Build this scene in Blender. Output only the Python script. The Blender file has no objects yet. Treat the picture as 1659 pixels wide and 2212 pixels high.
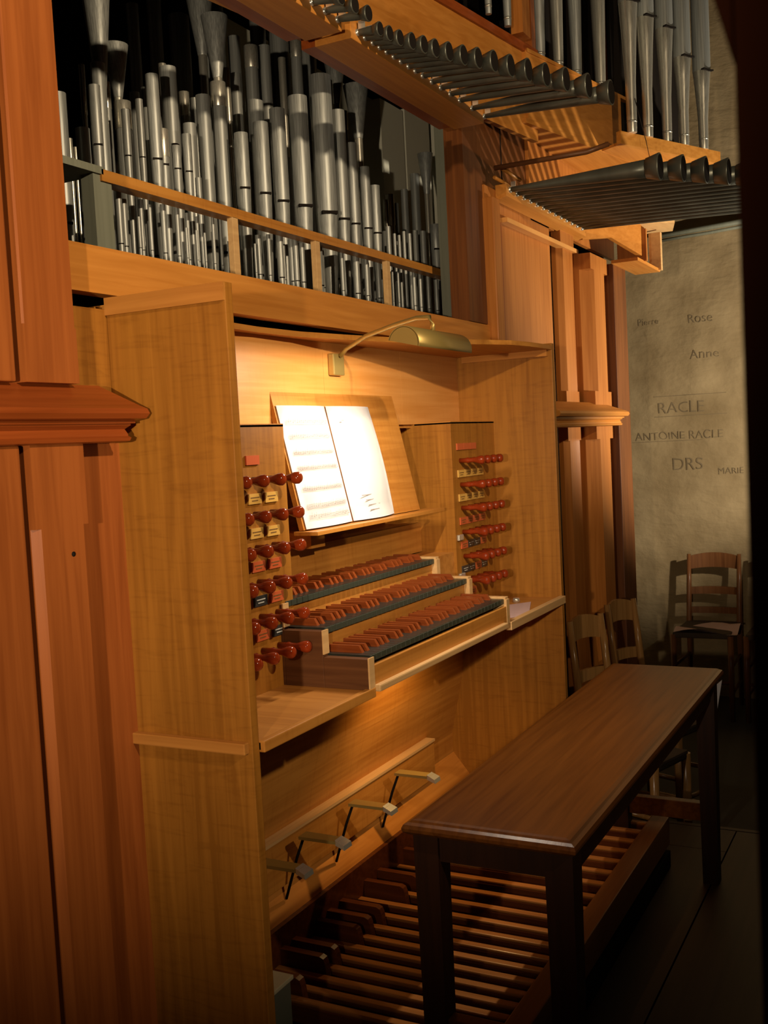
import bpy, bmesh, math, random
from mathutils import Vector, Matrix
random.seed(7)
S = bpy.context.scene
C = S.collection
FZ = 1.15                      # the bench platform (z = 0) lies this far below the working origin

# ------------------------------------------------------------------ camera
cd = bpy.data.cameras.new('camera'); cam = bpy.data.objects.new('camera', cd); C.objects.link(cam)
yaw, pit, rol = math.radians(27.61613536), math.radians(-3.67564169), math.radians(-2.96101906)
fw = Vector((math.cos(yaw)*math.cos(pit), math.sin(yaw)*math.cos(pit), math.sin(pit)))
rt = Vector((math.sin(yaw), -math.cos(yaw), 0)); up = rt.cross(fw)
r2 = rt*math.cos(rol) + up*math.sin(rol); u2 = up*math.cos(rol) - rt*math.sin(rol)
M = Matrix((r2, u2, -fw)).transposed().to_4x4(); M.translation = Vector((-1.38091, -.98338, .1143))
cam.matrix_world = M
cd.sensor_fit = 'VERTICAL'; cd.sensor_height = 36; cd.lens = 2287.638/2212*36; cd.clip_start = .02; cd.clip_end = 60
cd.dof.use_dof = True; cd.dof.focus_distance = 2.4; cd.dof.aperture_fstop = 18
S.camera = cam

# ------------------------------------------------------------------ world, lamps, exposure
w = bpy.data.worlds.new('world'); S.world = w; w.use_nodes = True
bg = w.node_tree.nodes['Background']; bg.inputs[0].default_value = (1, .72, .45, 1); bg.inputs[1].default_value = .007
S.view_settings.view_transform = 'Standard'; S.view_settings.look = 'None'
S.view_settings.gamma = 1; S.view_settings.use_curve_mapping = False; S.view_settings.exposure = 0

def lamp(name, kind, loc, aim, energy, col, size=.1, spot=None, blend=.5):
    l = bpy.data.lights.new(name, kind); l.energy = energy; l.color = col
    if kind == 'AREA': l.shape = 'DISK'; l.size = size
    else: l.shadow_soft_size = size
    if spot: l.spot_size = math.radians(spot); l.spot_blend = blend
    o = bpy.data.objects.new(name, l); C.objects.link(o); o.location = loc
    o.rotation_euler = (Vector(aim)-Vector(loc)).to_track_quat('-Z', 'Y').to_euler()
    return o
# gallery lamp low on the left (throws the console cheek's shadow up onto the beam)
lamp('gallery_lamp', 'SPOT', (-1.95, -.77, .145), (.6, .30, .60), 140, (1, .79, .54), .02, 74, .9)
# ceiling lamp in front of the organ, from above
lamp('ceiling_lamp', 'SPOT', (-.85, -2.5, 1.27), (.52, .25, 1.12), 330, (1, .77, .50), .04, 80, 1)
# lamp standing beyond the foreground post on the right, rakes the stone and the pipes from below
lamp('side_lamp', 'SPOT', (3.25, -1.15, .10), (3.75, -.15, 1.05), 165, (1, .86, .66), .03, 146, .35)

# ------------------------------------------------------------------ materials
def mat(name, base=(.5,.5,.5), rough=.5, metal=0, spec=.5):
    m = bpy.data.materials.new(name); m.use_nodes = True
    b = m.node_tree.nodes['Principled BSDF']
    b.inputs['Base Color'].default_value = (*base, 1); b.inputs['Roughness'].default_value = rough
    b.inputs['Metallic'].default_value = metal; b.inputs['Specular IOR Level'].default_value = spec
    return m
def nodes(m): return m.node_tree.nodes, m.node_tree.links, m.node_tree.nodes['Principled BSDF']
def wood(name, dark, light, axis='z', rough=.38, fine=70, flame=0, bump=.15, plank=0):
    """Grain: noise squeezed along one axis, over slow tonal drift."""
    m = mat(name, light, rough, 0, .28); n, l, b = nodes(m)
    tc = n.new('ShaderNodeTexCoord')
    mp = n.new('ShaderNodeMapping'); k = {'x': 0, 'y': 1, 'z': 2}[axis]
    sc = [fine]*3; sc[k] = fine*.045; mp.inputs['Scale'].default_value = sc
    l.new(tc.outputs['Object'], mp.inputs[0])
    t = n.new('ShaderNodeTexNoise'); t.inputs['Scale'].default_value = 1; t.inputs['Detail'].default_value = 5
    t.inputs['Distortion'].default_value = .6
    l.new(mp.outputs[0], t.inputs[0])
    mp2 = n.new('ShaderNodeMapping'); s2 = [6]*3; s2[k] = 1.2; mp2.inputs['Scale'].default_value = s2
    l.new(tc.outputs['Object'], mp2.inputs[0])
    t2 = n.new('ShaderNodeTexNoise'); t2.inputs['Scale'].default_value = 1; t2.inputs['Detail'].default_value = 2
    l.new(mp2.outputs[0], t2.inputs[0])
    mx = n.new('ShaderNodeMath'); mx.operation = 'MULTIPLY_ADD'; mx.inputs[1].default_value = .55
    l.new(t.outputs[0], mx.inputs[0])
    m3 = n.new('ShaderNodeMath'); m3.operation = 'MULTIPLY'; m3.inputs[1].default_value = .45
    l.new(t2.outputs[0], m3.inputs[0]); l.new(m3.outputs[0], mx.inputs[2])
    src = mx.outputs[0]
    if flame:                                     # medullary flakes across the grain
        mp4 = n.new('ShaderNodeMapping'); s4 = [9]*3; s4[k] = 75; mp4.inputs['Scale'].default_value = s4
        l.new(tc.outputs['Object'], mp4.inputs[0])
        t4 = n.new('ShaderNodeTexNoise'); t4.inputs['Scale'].default_value = 1; t4.inputs['Detail'].default_value = 3
        t4.inputs['Distortion'].default_value = 1.2
        l.new(mp4.outputs[0], t4.inputs[0])
        a = n.new('ShaderNodeMapRange'); a.inputs[1].default_value = .52; a.inputs[2].default_value = .75
        a.inputs[3].default_value = 0; a.inputs[4].default_value = -flame
        l.new(t4.outputs[0], a.inputs[0])
        ad = n.new('ShaderNodeMath'); ad.operation = 'ADD'; l.new(src, ad.inputs[0]); l.new(a.outputs[0], ad.inputs[1])
        src = ad.outputs[0]
    r = n.new('ShaderNodeValToRGB'); r.color_ramp.elements[0].position = .36; r.color_ramp.elements[1].position = .62
    r.color_ramp.elements[0].color = (*dark, 1); r.color_ramp.elements[1].color = (*light, 1)
    l.new(src, r.inputs[0]); l.new(r.outputs[0], b.inputs['Base Color'])
    bp = n.new('ShaderNodeBump'); bp.inputs['Strength'].default_value = bump; bp.inputs['Distance'].default_value = .001
    l.new(t.outputs[0], bp.inputs['Height']); l.new(bp.outputs[0], b.inputs['Normal'])
    return m
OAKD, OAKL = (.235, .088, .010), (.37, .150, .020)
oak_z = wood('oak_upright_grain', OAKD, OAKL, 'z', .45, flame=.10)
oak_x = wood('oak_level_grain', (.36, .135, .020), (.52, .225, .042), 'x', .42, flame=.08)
oak_y = wood('oak_shelf_grain', (.36, .14, .025), (.50, .215, .045), 'y', .4)
oak_pale = wood('pale_oak_edge', (.50, .29, .12), (.62, .39, .17), 'x', .38)
red_z = wood('red_case_wood', (.22, .056, .011), (.34, .098, .021), 'z', .36)
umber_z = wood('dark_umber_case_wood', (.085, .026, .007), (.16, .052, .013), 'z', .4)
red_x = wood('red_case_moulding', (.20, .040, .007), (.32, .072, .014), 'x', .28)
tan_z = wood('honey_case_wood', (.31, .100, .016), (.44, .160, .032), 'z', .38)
tan_x = wood('honey_beam_wood', (.42, .152, .022), (.56, .230, .043), 'x', .42)
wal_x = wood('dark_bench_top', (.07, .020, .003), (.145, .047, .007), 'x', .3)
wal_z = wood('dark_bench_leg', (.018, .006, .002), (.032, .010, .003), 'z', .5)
ped_lit = wood('lit_pedal_wood', (.24, .085, .02), (.38, .15, .04), 'y', .25)  # lighter copy of the pedal wood, for tops that catch the lamp
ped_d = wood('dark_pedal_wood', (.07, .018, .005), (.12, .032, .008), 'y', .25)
back_m = wood('pale_back_board', (.56, .235, .05), (.66, .31, .085), 'x', .42, flame=.05)
rail_d = wood('brown_pedal_rail', (.13, .045, .010), (.20, .075, .018), 'x', .4)
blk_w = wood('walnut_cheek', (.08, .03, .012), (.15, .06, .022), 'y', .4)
key_b = mat('black_key', (.018, .022, .018), .28)
key_t = mat('key_front_green_black', (.040, .048, .034), .4)
key_s = wood('brown_sharp', (.15, .030, .006), (.27, .060, .012), 'y', .34)
knob_m = wood('glossy_red_brown_knob', (.12, .012, .003), (.27, .036, .007), 'y', .12)
plate_y = mat('yellow_stop_label', (.62, .36, .08), .35)
plate_r = mat('red_stop_label', (.50, .10, .03), .35)
plate_k = mat('black_stop_label', (.03, .03, .028), .3)
ink_m = mat('label_ink', (.16, .08, .02), .5)
ink_l = mat('label_ink_pale', (.5, .5, .45), .5)
brass = mat('aged_brass', (.42, .30, .09), .38, .55)
chrome = mat('polished_steel', (.75, .72, .62), .25, .7)
paper = mat('white_paper', (.90, .89, .88), .7)
paper_r = mat('pink_paper', (.55, .38, .36), .7)
ink = mat('music_ink', (.35, .31, .30), .7)
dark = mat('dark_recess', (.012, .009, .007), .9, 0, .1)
sage_p = mat('pale_painted_wood', (.68, .67, .54), .6)
sage = wood('grey_green_pipe_wood', (.19, .20, .15), (.24, .25, .19), 'z', .55, bump=.05)
chair_m = wood('chair_wood', (.20, .095, .028), (.33, .17, .055), 'z', .2)
chair_d = wood('dark_chair_wood', (.11, .04, .015), (.20, .08, .028), 'z', .3)
rush = mat('dark_rush_seat', (.05, .03, .015), .8)
post_m = mat('black_brown_post', (.035, .010, .004), .95, 0, 0)
grey_box = mat('grey_green_metal', (.13, .14, .11), .45)
cream = mat('cream_lid', (.55, .50, .34), .5)
cable_m = mat('thin_dark_cable', (.03, .02, .015), .5)
def pipe_mat(name, a, b_, rough, metal=1):
    m = mat(name, a, rough, metal); n, l, b = nodes(m)
    tc = n.new('ShaderNodeTexCoord'); mp = n.new('ShaderNodeMapping'); mp.inputs['Scale'].default_value = (2, 2, .7)
    l.new(tc.outputs['Object'], mp.inputs[0])
    oi = n.new('ShaderNodeObjectInfo'); av = n.new('ShaderNodeVectorMath'); av.operation = 'ADD'
    l.new(mp.outputs[0], av.inputs[0]); l.new(oi.outputs['Location'], av.inputs[1])
    t = n.new('ShaderNodeTexNoise'); t.inputs['Scale'].default_value = 6; t.inputs['Detail'].default_value = 6
    l.new(av.outputs[0], t.inputs[0])
    r = n.new('ShaderNodeValToRGB'); r.color_ramp.elements[0].position = .35; r.color_ramp.elements[1].position = .7
    r.color_ramp.elements[0].color = (*a, 1); r.color_ramp.elements[1].color = (*b_, 1)
    l.new(t.outputs[0], r.inputs[0]); l.new(r.outputs[0], b.inputs['Base Color'])
    rr = n.new('ShaderNodeMapRange'); rr.inputs[3].default_value = rough-.07; rr.inputs[4].default_value = rough+.1
    l.new(t.outputs[0], rr.inputs[0]); l.new(rr.outputs[0], b.inputs['Roughness'])
    return m
lead = pipe_mat('grey_pipe_metal', (.24, .25, .235), (.42, .435, .41), .43, .45)
tin = pipe_mat('bright_tin', (.55, .53, .45), (.72, .70, .60), .28, .75)
dull = pipe_mat('dark_trumpet_metal', (.10, .105, .085), (.15, .155, .125), .36, .6)
def stone_mat():
    m = mat('old_limestone', (.3, .25, .16), .9, 0, .1); n, l, b = nodes(m)
    tc = n.new('ShaderNodeTexCoord')
    t = n.new('ShaderNodeTexNoise'); t.inputs['Scale'].default_value = 3.2; t.inputs['Detail'].default_value = 8
    l.new(tc.outputs['Object'], t.inputs[0])
    r = n.new('ShaderNodeValToRGB'); r.color_ramp.elements[0].position = .32; r.color_ramp.elements[1].position = .72
    r.color_ramp.elements[0].color = (.24, .172, .088, 1); r.color_ramp.elements[1].color = (.39, .295, .165, 1)
    l.new(t.outputs[0], r.inputs[0]); l.new(r.outputs[0], b.inputs['Base Color'])
    v = n.new('ShaderNodeTexNoise'); v.inputs['Scale'].default_value = 16; v.inputs['Detail'].default_value = 10
    v.inputs['Distortion'].default_value = .4
    vm = n.new('ShaderNodeMapping'); vm.inputs['Scale'].default_value = (1, .7, 2.2)
    l.new(tc.outputs['Object'], vm.inputs[0]); l.new(vm.outputs[0], v.inputs[0])
    bp = n.new('ShaderNodeBump'); bp.inputs['Strength'].default_value = .55; bp.inputs['Distance'].default_value = .010
    l.new(v.outputs[0], bp.inputs['Height'])
    b2 = n.new('ShaderNodeBump'); b2.inputs['Strength'].default_value = .7; b2.inputs['Distance'].default_value = .05
    l.new(t.outputs[0], b2.inputs['Height']); l.new(b2.outputs[0], bp.inputs['Normal'])
    l.new(bp.outputs[0], b.inputs['Normal'])
    return m
stone = stone_mat()
floor_m = wood('dark_floor_board', (.028, .013, .005), (.05, .024, .009), 'x', .5, fine=30)
floor_g = mat('worn_grey_floor', (.032, .027, .016), .85)

# ------------------------------------------------------------------ builders
class MB:
    """Collects shapes in working coordinates and links them as one mesh object."""
    def __init__(s): s.bm = bmesh.new()
    def box(s, x0, x1, y0, y1, z0, z1, bev=0):
        v = [s.bm.verts.new((x, y, z)) for x in (x0, x1) for y in (y0, y1) for z in (z0, z1)]
        f = [s.bm.faces.new([v[i] for i in q]) for q in ((0,1,3,2),(4,6,7,5),(0,4,5,1),(2,3,7,6),(0,2,6,4),(1,5,7,3))]
        if bev:
            es = {e for q in f for e in q.edges}
            bmesh.ops.bevel(s.bm, geom=list(es), offset=bev, segments=2, affect='EDGES', profile=.6)
        return s
    def prism(s, pts, d):
        """polygon (3-D points) swept by the vector d"""
        d = Vector(d); a = [s.bm.verts.new(p) for p in pts]; b = [s.bm.verts.new(Vector(p)+d) for p in pts]
        s.bm.faces.new(a); s.bm.faces.new(b[::-1])
        for i in range(len(a)):
            j = (i+1) % len(a); s.bm.faces.new((a[j], a[i], b[i], b[j]))
        return s
    def hexa(s, lo, hi):
        a = [s.bm.verts.new(p) for p in lo]; b = [s.bm.verts.new(p) for p in hi]
        s.bm.faces.new(a[::-1]); s.bm.faces.new(b)
        for i in range(len(a)):
            j = (i+1) % len(a); s.bm.faces.new((a[i], a[j], b[j], b[i]))
        return s
    def rev(s, prof, o=(0,0,0), ax='z', seg=16, cap=True):
        """profile [(radius, distance)] turned about an axis through o"""
        rings = []
        for r, h in prof:
            ring = []
            for i in range(seg):
                t = 2*math.pi*i/seg; a, b = r*math.cos(t), r*math.sin(t)
                p = (a, b, h) if ax == 'z' else ((a, h, b) if ax == 'y' else (h, a, b))
                ring.append(s.bm.verts.new(Vector(o)+Vector(p)))
            rings.append(ring)
        for A, B in zip(rings, rings[1:]):
            for i in range(seg):
                j = (i+1) % seg; f = s.bm.faces.new((A[i], A[j], B[j], B[i])); f.smooth = True
        if cap:
            s.bm.faces.new(rings[0][::-1]); s.bm.faces.new(rings[-1])
        return s
    def tube(s, path, r, seg=8):
        P = [Vector(p) for p in path]; R = r if isinstance(r, (list, tuple)) else [r]*len(P); rings = []
        for i, p in enumerate(P):
            t = (P[min(i+1, len(P)-1)]-P[max(i-1, 0)]).normalized()
            a = t.cross(Vector((0, 0, 1)) if abs(t.z) < .9 else Vector((1, 0, 0))).normalized(); b = t.cross(a)
            rings.append([s.bm.verts.new(p+(a*math.cos(2*math.pi*k/seg)+b*math.sin(2*math.pi*k/seg))*R[i]) for k in range(seg)])
        for A, B in zip(rings, rings[1:]):
            for i in range(seg):
                j = (i+1) % seg; f = s.bm.faces.new((A[i], A[j], B[j], B[i])); f.smooth = True
        s.bm.faces.new(rings[0][::-1]); s.bm.faces.new(rings[-1])
        return s
    def mesh(s, name, m):
        bmesh.ops.recalc_face_normals(s.bm, faces=s.bm.faces)
        me = bpy.data.meshes.new(name); s.bm.to_mesh(me); s.bm.free(); me.materials.append(m); return me
    def build(s, name, m, parent=None, org=None):
        if parent is not None: org = parent['_o'] if org is None else org
        if org is None:
            vs = [v.co for v in s.bm.verts]
            lo = Vector([min(v[i] for v in vs) for i in range(3)]); hi = Vector([max(v[i] for v in vs) for i in range(3)])
            org = ((lo.x+hi.x)/2, (lo.y+hi.y)/2, lo.z)
        o3 = Vector(org); bmesh.ops.translate(s.bm, vec=-o3, verts=s.bm.verts)
        o = bpy.data.objects.new(name, s.mesh(name, m)); C.objects.link(o)
        if parent is None: o.location = o3; o['_o'] = list(o3)
        else: o.parent = parent; o['_o'] = list(o3)
        return o
def thing(name, label, cat, loc, group=None):
    o = bpy.data.objects.new(name, None); C.objects.link(o); o.location = loc; o['_o'] = list(loc)
    o.empty_display_size = .05
    return tag(o, label, cat, group)
def tag(o, label, cat, group=None):
    o['label'] = label; o['category'] = cat
    if group: o['group'] = group
    return o
def struct(o): o['kind'] = 'structure'; return o
def bx(name, m, parent, *a, **k): return MB().box(*a, **k).build(name, m, parent)
ORD = ['leftmost','second','third','fourth','fifth','sixth','seventh','eighth','ninth','tenth','eleventh','twelfth','thirteenth',
 'fourteenth','fifteenth','sixteenth','seventeenth','eighteenth','nineteenth','twentieth']
TENS = {2:'twenty', 3:'thirty', 4:'forty', 5:'fifty', 6:'sixty', 7:'seventy'}
def nth(i):
    if i < 20: return ORD[i]
    t, u = divmod(i+1, 10)
    if u == 0: return TENS[t][:-1]+'ieth'
    return TENS[t]+'-'+['', 'first']+[] if False else TENS[t]+'-'+['', 'first', 'second', 'third', 'fourth', 'fifth', 'sixth', 'seventh', 'eighth', 'ninth'][u]
PIPES = {"A":[[[0.32,0.87,0.75,0.0118,"f"],[0.411,0.845,0.748,0.0088,"f"],[0.458,0.878,0.755,0.0079,"f"],[0.506,0.943,0.76,0.0141,"f"],[0.529,0.821,0.753,0.0133,"c"],[0.576,0.806,0.754,0.0104,"f"],[0.617,0.841,0.756,0.0106,"f"],[0.652,0.75,0.0,0.0075,"f"],[0.837,0.894,0.759,0.0171,"f"],[0.927,0.941,0.762,0.0194,"f"],[1.009,0.995,0.757,0.0205,"f"],[1.115,1.054,0.762,0.0261,"f"],[1.241,1.143,0.764,0.0309,"f"],[1.331,1.071,0.763,0.0212,"f"],[1.401,0.995,0.761,0.0176,"f"],[1.478,0.942,0.76,0.0166,"f"],[1.538,0.899,0.755,0.0169,"f"],[1.618,0.789,0.0,0.0079,"f"],[1.979,0.852,0.767,0.019,"f"],[2.078,0.871,0.759,0.0194,"f"]],0.52],"A2":[[[1.621,0.765,0.0,0.005,"f"],[1.653,0.765,0.0,0.0051,"f"],[1.688,0.782,0.0,0.0059,"f"],[1.728,0.781,0.0,0.0067,"f"],[1.774,0.798,0.0,0.009,"f"],[1.831,0.804,0.0,0.0107,"f"]],0.5],"B":[[[0.465,0.986,0.0,0.0072,"r"],[0.411,0.813,0.0,0.0071,"r"],[0.428,0.798,0.0,0.0061,"r"],[0.539,0.958,0.0,0.0106,"c"],[0.639,0.971,0.0,0.012,"f"],[0.677,0.992,0.0,0.01,"f"],[0.75,1.069,0.0,0.0113,"r"],[0.77,1.037,0.0,0.0091,"r"],[0.788,0.945,0.0,0.0104,"r"],[0.829,1.012,0.0,0.0128,"c"],[0.873,1.018,0.0,0.0118,"f"],[1.021,1.135,0.0,0.0111,"r"],[1.063,1.132,0.0,0.015,"f"],[1.145,1.22,0.0,0.0179,"c"],[1.214,1.251,0.0,0.017,"f"],[1.305,1.245,0.0,0.0121,"r"],[1.388,1.319,0.0,0.0165,"c"],[1.567,1.252,0.0,0.0173,"r"],[1.655,1.17,0.0,0.0148,"c"],[1.93,0.95,0.0,0.0111,"r"],[1.997,0.949,0.0,0.0146,"f"],[2.081,1.013,0.0,0.0132,"f"],[2.173,1.086,0.0,0.0168,"f"],[1.965,0.975,0.0,0.0161,"r"]],0.68],"C":[[[1.146,1.366,0.0,0.0292,"f"],[1.42,1.392,0.0,0.0186,"f"],[1.299,1.516,0.0,0.0414,"f"],[1.557,1.492,0.0,0.0252,"f"],[1.68,1.502,0.0,0.0336,"f"],[1.854,1.503,0.0,0.0351,"f"],[1.037,1.4,0.0,0.0193,"f"],[0.944,1.331,0.0,0.0162,"f"]],0.92],"H":[[[0.434,1.116,0.905,0.0308,"h"],[0.486,1.017,0.903,0.029,"h"],[0.867,1.202,1.051,0.0336,"h"],[1.603,1.23,1.068,0.0404,"h"],[2.099,1.129,0.988,0.0278,"h"]],0.6],"Hb":[[[1.836,1.421,1.272,0.0376,"h"],[1.086,1.376,1.212,0.0384,"h"],[2.308,1.156,1.047,0.0264,"h"]],0.8],"S":[[[0.158,0.536,0.0,0.0015,"f"],[0.173,0.541,0.0,0.0021,"f"],[0.208,0.6,0.0,0.0039,"f"],[0.264,0.573,0.0,0.0052,"f"],[0.295,0.655,0.0,0.0069,"f"],[0.323,0.635,0.0,0.0069,"f"],[0.353,0.603,0.0,0.0042,"f"],[0.376,0.644,0.0,0.0052,"f"],[0.39,0.634,0.0,0.0042,"f"],[0.402,0.604,0.0,0.0042,"f"],[0.433,0.642,0.0,0.0059,"f"],[0.45,0.635,0.0,0.005,"f"],[0.48,0.643,0.0,0.005,"f"],[0.494,0.632,0.0,0.0047,"f"],[0.509,0.605,0.0,0.0034,"f"],[0.531,0.642,0.0,0.0048,"f"],[0.545,0.605,0.0,0.0031,"f"],[0.565,0.64,0.0,0.0042,"f"],[0.575,0.604,0.0,0.0028,"f"],[0.588,0.603,0.0,0.0025,"f"],[0.608,0.644,0.0,0.0039,"f"],[0.62,0.615,0.0,0.0025,"f"],[0.637,0.649,0.0,0.0036,"f"],[0.651,0.619,0.0,0.0025,"f"],[0.672,0.651,0.0,0.0036,"f"],[0.683,0.603,0.0,0.0033,"f"],[0.773,0.608,0.0,0.003,"f"],[0.806,0.635,0.0,0.0068,"f"],[0.833,0.639,0.0,0.0053,"f"],[0.848,0.607,0.0,0.0035,"f"],[0.884,0.647,0.0,0.0089,"f"],[0.918,0.629,0.0,0.0047,"f"],[0.956,0.646,0.0,0.0076,"f"],[0.987,0.639,0.0,0.0072,"f"],[0.957,0.646,0.0,0.0088,"f"],[0.994,0.642,0.0,0.0089,"f"],[1.072,0.649,0.0,0.0107,"f"],[1.107,0.639,0.0,0.0071,"f"],[1.195,0.651,0.0,0.0056,"f"],[1.218,0.646,0.0,0.0056,"f"],[1.276,0.647,0.0,0.0101,"f"],[1.3,0.608,0.0,0.0049,"f"],[1.337,0.646,0.0,0.0072,"f"],[1.366,0.639,0.0,0.0059,"f"],[1.411,0.644,0.0,0.0091,"f"],[1.442,0.639,0.0,0.0046,"f"],[1.461,0.609,0.0,0.0032,"f"],[1.482,0.635,0.0,0.0037,"f"],[1.502,0.633,0.0,0.0035,"f"],[1.521,0.633,0.0,0.0035,"f"],[1.54,0.632,0.0,0.0036,"f"],[1.556,0.606,0.0,0.0031,"f"],[1.651,0.648,0.0,0.0068,"f"],[1.673,0.604,0.0,0.0034,"f"],[1.696,0.651,0.0,0.0059,"f"],[1.722,0.605,0.0,0.0035,"f"],[1.756,0.643,0.0,0.0065,"f"],[1.781,0.596,0.0,0.004,"f"],[1.819,0.64,0.0,0.0077,"f"],[1.863,0.614,0.0,0.0041,"f"],[1.91,0.64,0.0,0.0073,"f"],[1.965,0.609,0.0,0.0053,"f"],[2.05,0.645,0.0,0.0119,"f"]],0.455],"W":[]}
# ------------------------------------------------------------------ setting
G0 = -1.15
fl = struct(bx('floor', dark, None, -3.2, 1.98, -3.2, 1.7, G0-.14, G0-.02))
for i, (y0, y1) in enumerate([(-3.2+.9*k*.31, -3.2+.9*(k+1)*.31-.004) for k in range(17)]):
    x = -3.2; n = 0
    while x < 1.97:
        x1 = min(x+1.5+.5*((i*7+n*3) % 4)/3, 1.98)
        MB().box(x, x1-.004, y0+.0, y1, G0-.02, G0-.0005*((i+n) % 3)).build('floor_board', floor_m, fl); x = x1; n += 1
lf = struct(bx('floor_lower', floor_g, None, 1.98, 6.2, -3.2, 1.7, -1.55, -1.42))
struct(bx('trim_step_riser', floor_m, None, 1.98, 2.0, -3.2, 1.7, -1.42, G0))
# rough stone wall on the right with cut letters
wall = MB(); N, Mz = 60, 70
g = [[None]*(Mz+1) for _ in range(N+1)]
from mathutils import noise
for i in range(N+1):
    for j in range(Mz+1):
        y = -1.6+3.3*i/N; z = -1.42+4.4*j/Mz
        d = .035*noise.noise((y*2, z*2, 1.3))+.012*noise.noise((y*8, z*8, 5))
        h = math.hypot((y+.37)*1.1, z-.62)
        if h < .26: d += .05*(1-h/.26)                       # broken hollow under the pipes
        e = abs((z+.35)*.8+(y+.30)*.35); 
        g[i][j] = wall.bm.verts.new((4.75+d, y, z))
for i in range(N):
    for j in range(Mz):
        f = wall.bm.faces.new((g[i][j], g[i][j+1], g[i+1][j+1], g[i+1][j])); f.smooth = True
wall_r = struct(wall.build('wall_right', stone, None, org=(4.75, 0, -1.42)))
carve = mat('cut_letter_shadow', (.19, .14, .078), .95)
def carved(txt, y, z, size, name='carved_letters', tilt=0):
    cu = bpy.data.curves.new(name, 'FONT'); cu.body = txt; cu.size = size; cu.extrude = .0008; cu.align_x = 'LEFT'
    cu.materials.append(carve); cu.offset = -size*.012
    t = bpy.data.objects.new(name+'_tmp', cu); C.objects.link(t)
    bpy.context.view_layer.update()
    me = bpy.data.meshes.new_from_object(t.evaluated_get(bpy.context.evaluated_depsgraph_get()))
    R = Matrix(((0, 0, -1), (-1, 0, 0), (0, 1, 0))).to_4x4()
    me.transform(Matrix.Translation((0, y, z+1.42)) @ R @ Matrix.Rotation(tilt, 4, 'Z'))
    for v in me.vertices:                                    # lay the letters on the uneven face
        yy, zz = v.co.y, v.co.z-1.42
        d = .035*noise.noise((yy*2, zz*2, 1.3))+.012*noise.noise((yy*8, zz*8, 5))
        v.co.x += d-.003; v.co.z += .006*noise.noise((yy*23, zz*31, 2))
    bpy.data.objects.remove(t)
    o = bpy.data.objects.new(name, me); C.objects.link(o); o.parent = wall_r
    return o
# back of the choir room behind everything, out of view but closes the space
struct(bx('wall_back', stone, None, 3.25, 6.2, 1.7, 1.8, -1.42, 3))

# ------------------------------------------------------------------ organ case
case = thing('organ_case', 'red-brown panelled organ case with posts, ledge moulding and open pipe compartment', 'organ case', (.8, .3, G0))
YD = .244
# beam under the pipes
bx('beam', tan_x, case, -.30, 1.742, YD, .275, .388, .466)
# right part: upright beside the opening, flat panel, posts, end board
MB().box(1.742, 1.80, .215, .262, -1.15, .86, bev=.004).build('stile', tan_z, case)
MB().box(1.745, 2.365, YD, .275, -1.15, .90).build('panel', tan_z, case)
MB().box(1.80, 1.86, .235, .25, -1.15, .80).build('moulding', red_z, case)
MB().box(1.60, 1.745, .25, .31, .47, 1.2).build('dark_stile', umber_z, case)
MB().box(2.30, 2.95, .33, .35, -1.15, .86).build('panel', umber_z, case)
def post(x0, x1, yf, yb, z0, z1, m, ch=.018, stop=.06, name='post', lo=True, hi=True):
    """square post whose left front arris is chamfered between two stops"""
    b = MB(); b.box(x0, x1, yf, yb, z0, z0+stop); b.box(x0, x1, yf, yb, z1-stop, z1)
    pts = [(x0, yb), (x0, yf+ch), (x0+ch, yf), (x1-ch, yf), (x1, yf+ch), (x1, yb)]
    b.prism([(p[0], p[1], z0+stop) for p in pts], (0, 0, z1-z0-2*stop))
    return b.build(name, m, case)
post(2.435, 2.595, .225, .262, .215, .87, tan_z, ch=.02)
post(2.435, 2.595, .225, .262, -1.15, .15, tan_z, ch=.02)
post(2.62, 2.85, .17, .262, .215, .80, tan_z, ch=.045)
post(2.62, 2.85, .17, .262, -1.15, .15, tan_z, ch=.045)
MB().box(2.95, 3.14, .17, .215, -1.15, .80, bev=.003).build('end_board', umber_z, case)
def cornice(x0, x1, yw, yn, m, end_l=False, end_r=True):
    """ledge moulding: sloping top, rounded nose, fillet, cove and lower bead"""
    prof = [(yw, .232), (yw-.008, .232), (yn+.010, .198), (yn, .192), (yn-.003, .184), (yn+.002, .176), (yn+.016, .173), (yn+.016, .169),
            (yn+.022, .169), (yn+.022, .166), (yn+.030, .160), (yn+.026, .152), (yn+.026, .149), (yn+.022, .146), (yn+.024, .141), (yn+.030, .139), (yw, .139)]
    b = MB(); k = yw-yn
    L = [(x0, y, z) for y, z in prof]
    R = [(x1-(y-yn)*(.8 if end_r else 0), y, z) for y, z in prof]
    a = [b.bm.verts.new(p) for p in L]; c = [b.bm.verts.new(p) for p in R]; e = [b.bm.verts.new((p[0], yw, p[2])) for p in R]
    b.bm.faces.new(a)
    for i in range(len(a)-1): b.bm.faces.new((a[i], a[i+1], c[i+1], c[i]))
    for i in range(len(a)-1): 
        if i and i < len(a)-2: b.bm.faces.new((c[i], c[i+1], e[i+1], e[i]))
        elif i == 0: b.bm.faces.new((c[0], c[1], e[1])) if (c[0].co-e[0].co).length < 1e-6 and False else None
    bmesh.ops.remove_doubles(b.bm, verts=b.bm.verts, dist=1e-5)
    return b.build('cornice', m, case)
cornice(1.96, 2.84, .20, .10, tan_x)
cornice(-1.1, -.014, .225, .158, red_x)
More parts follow.
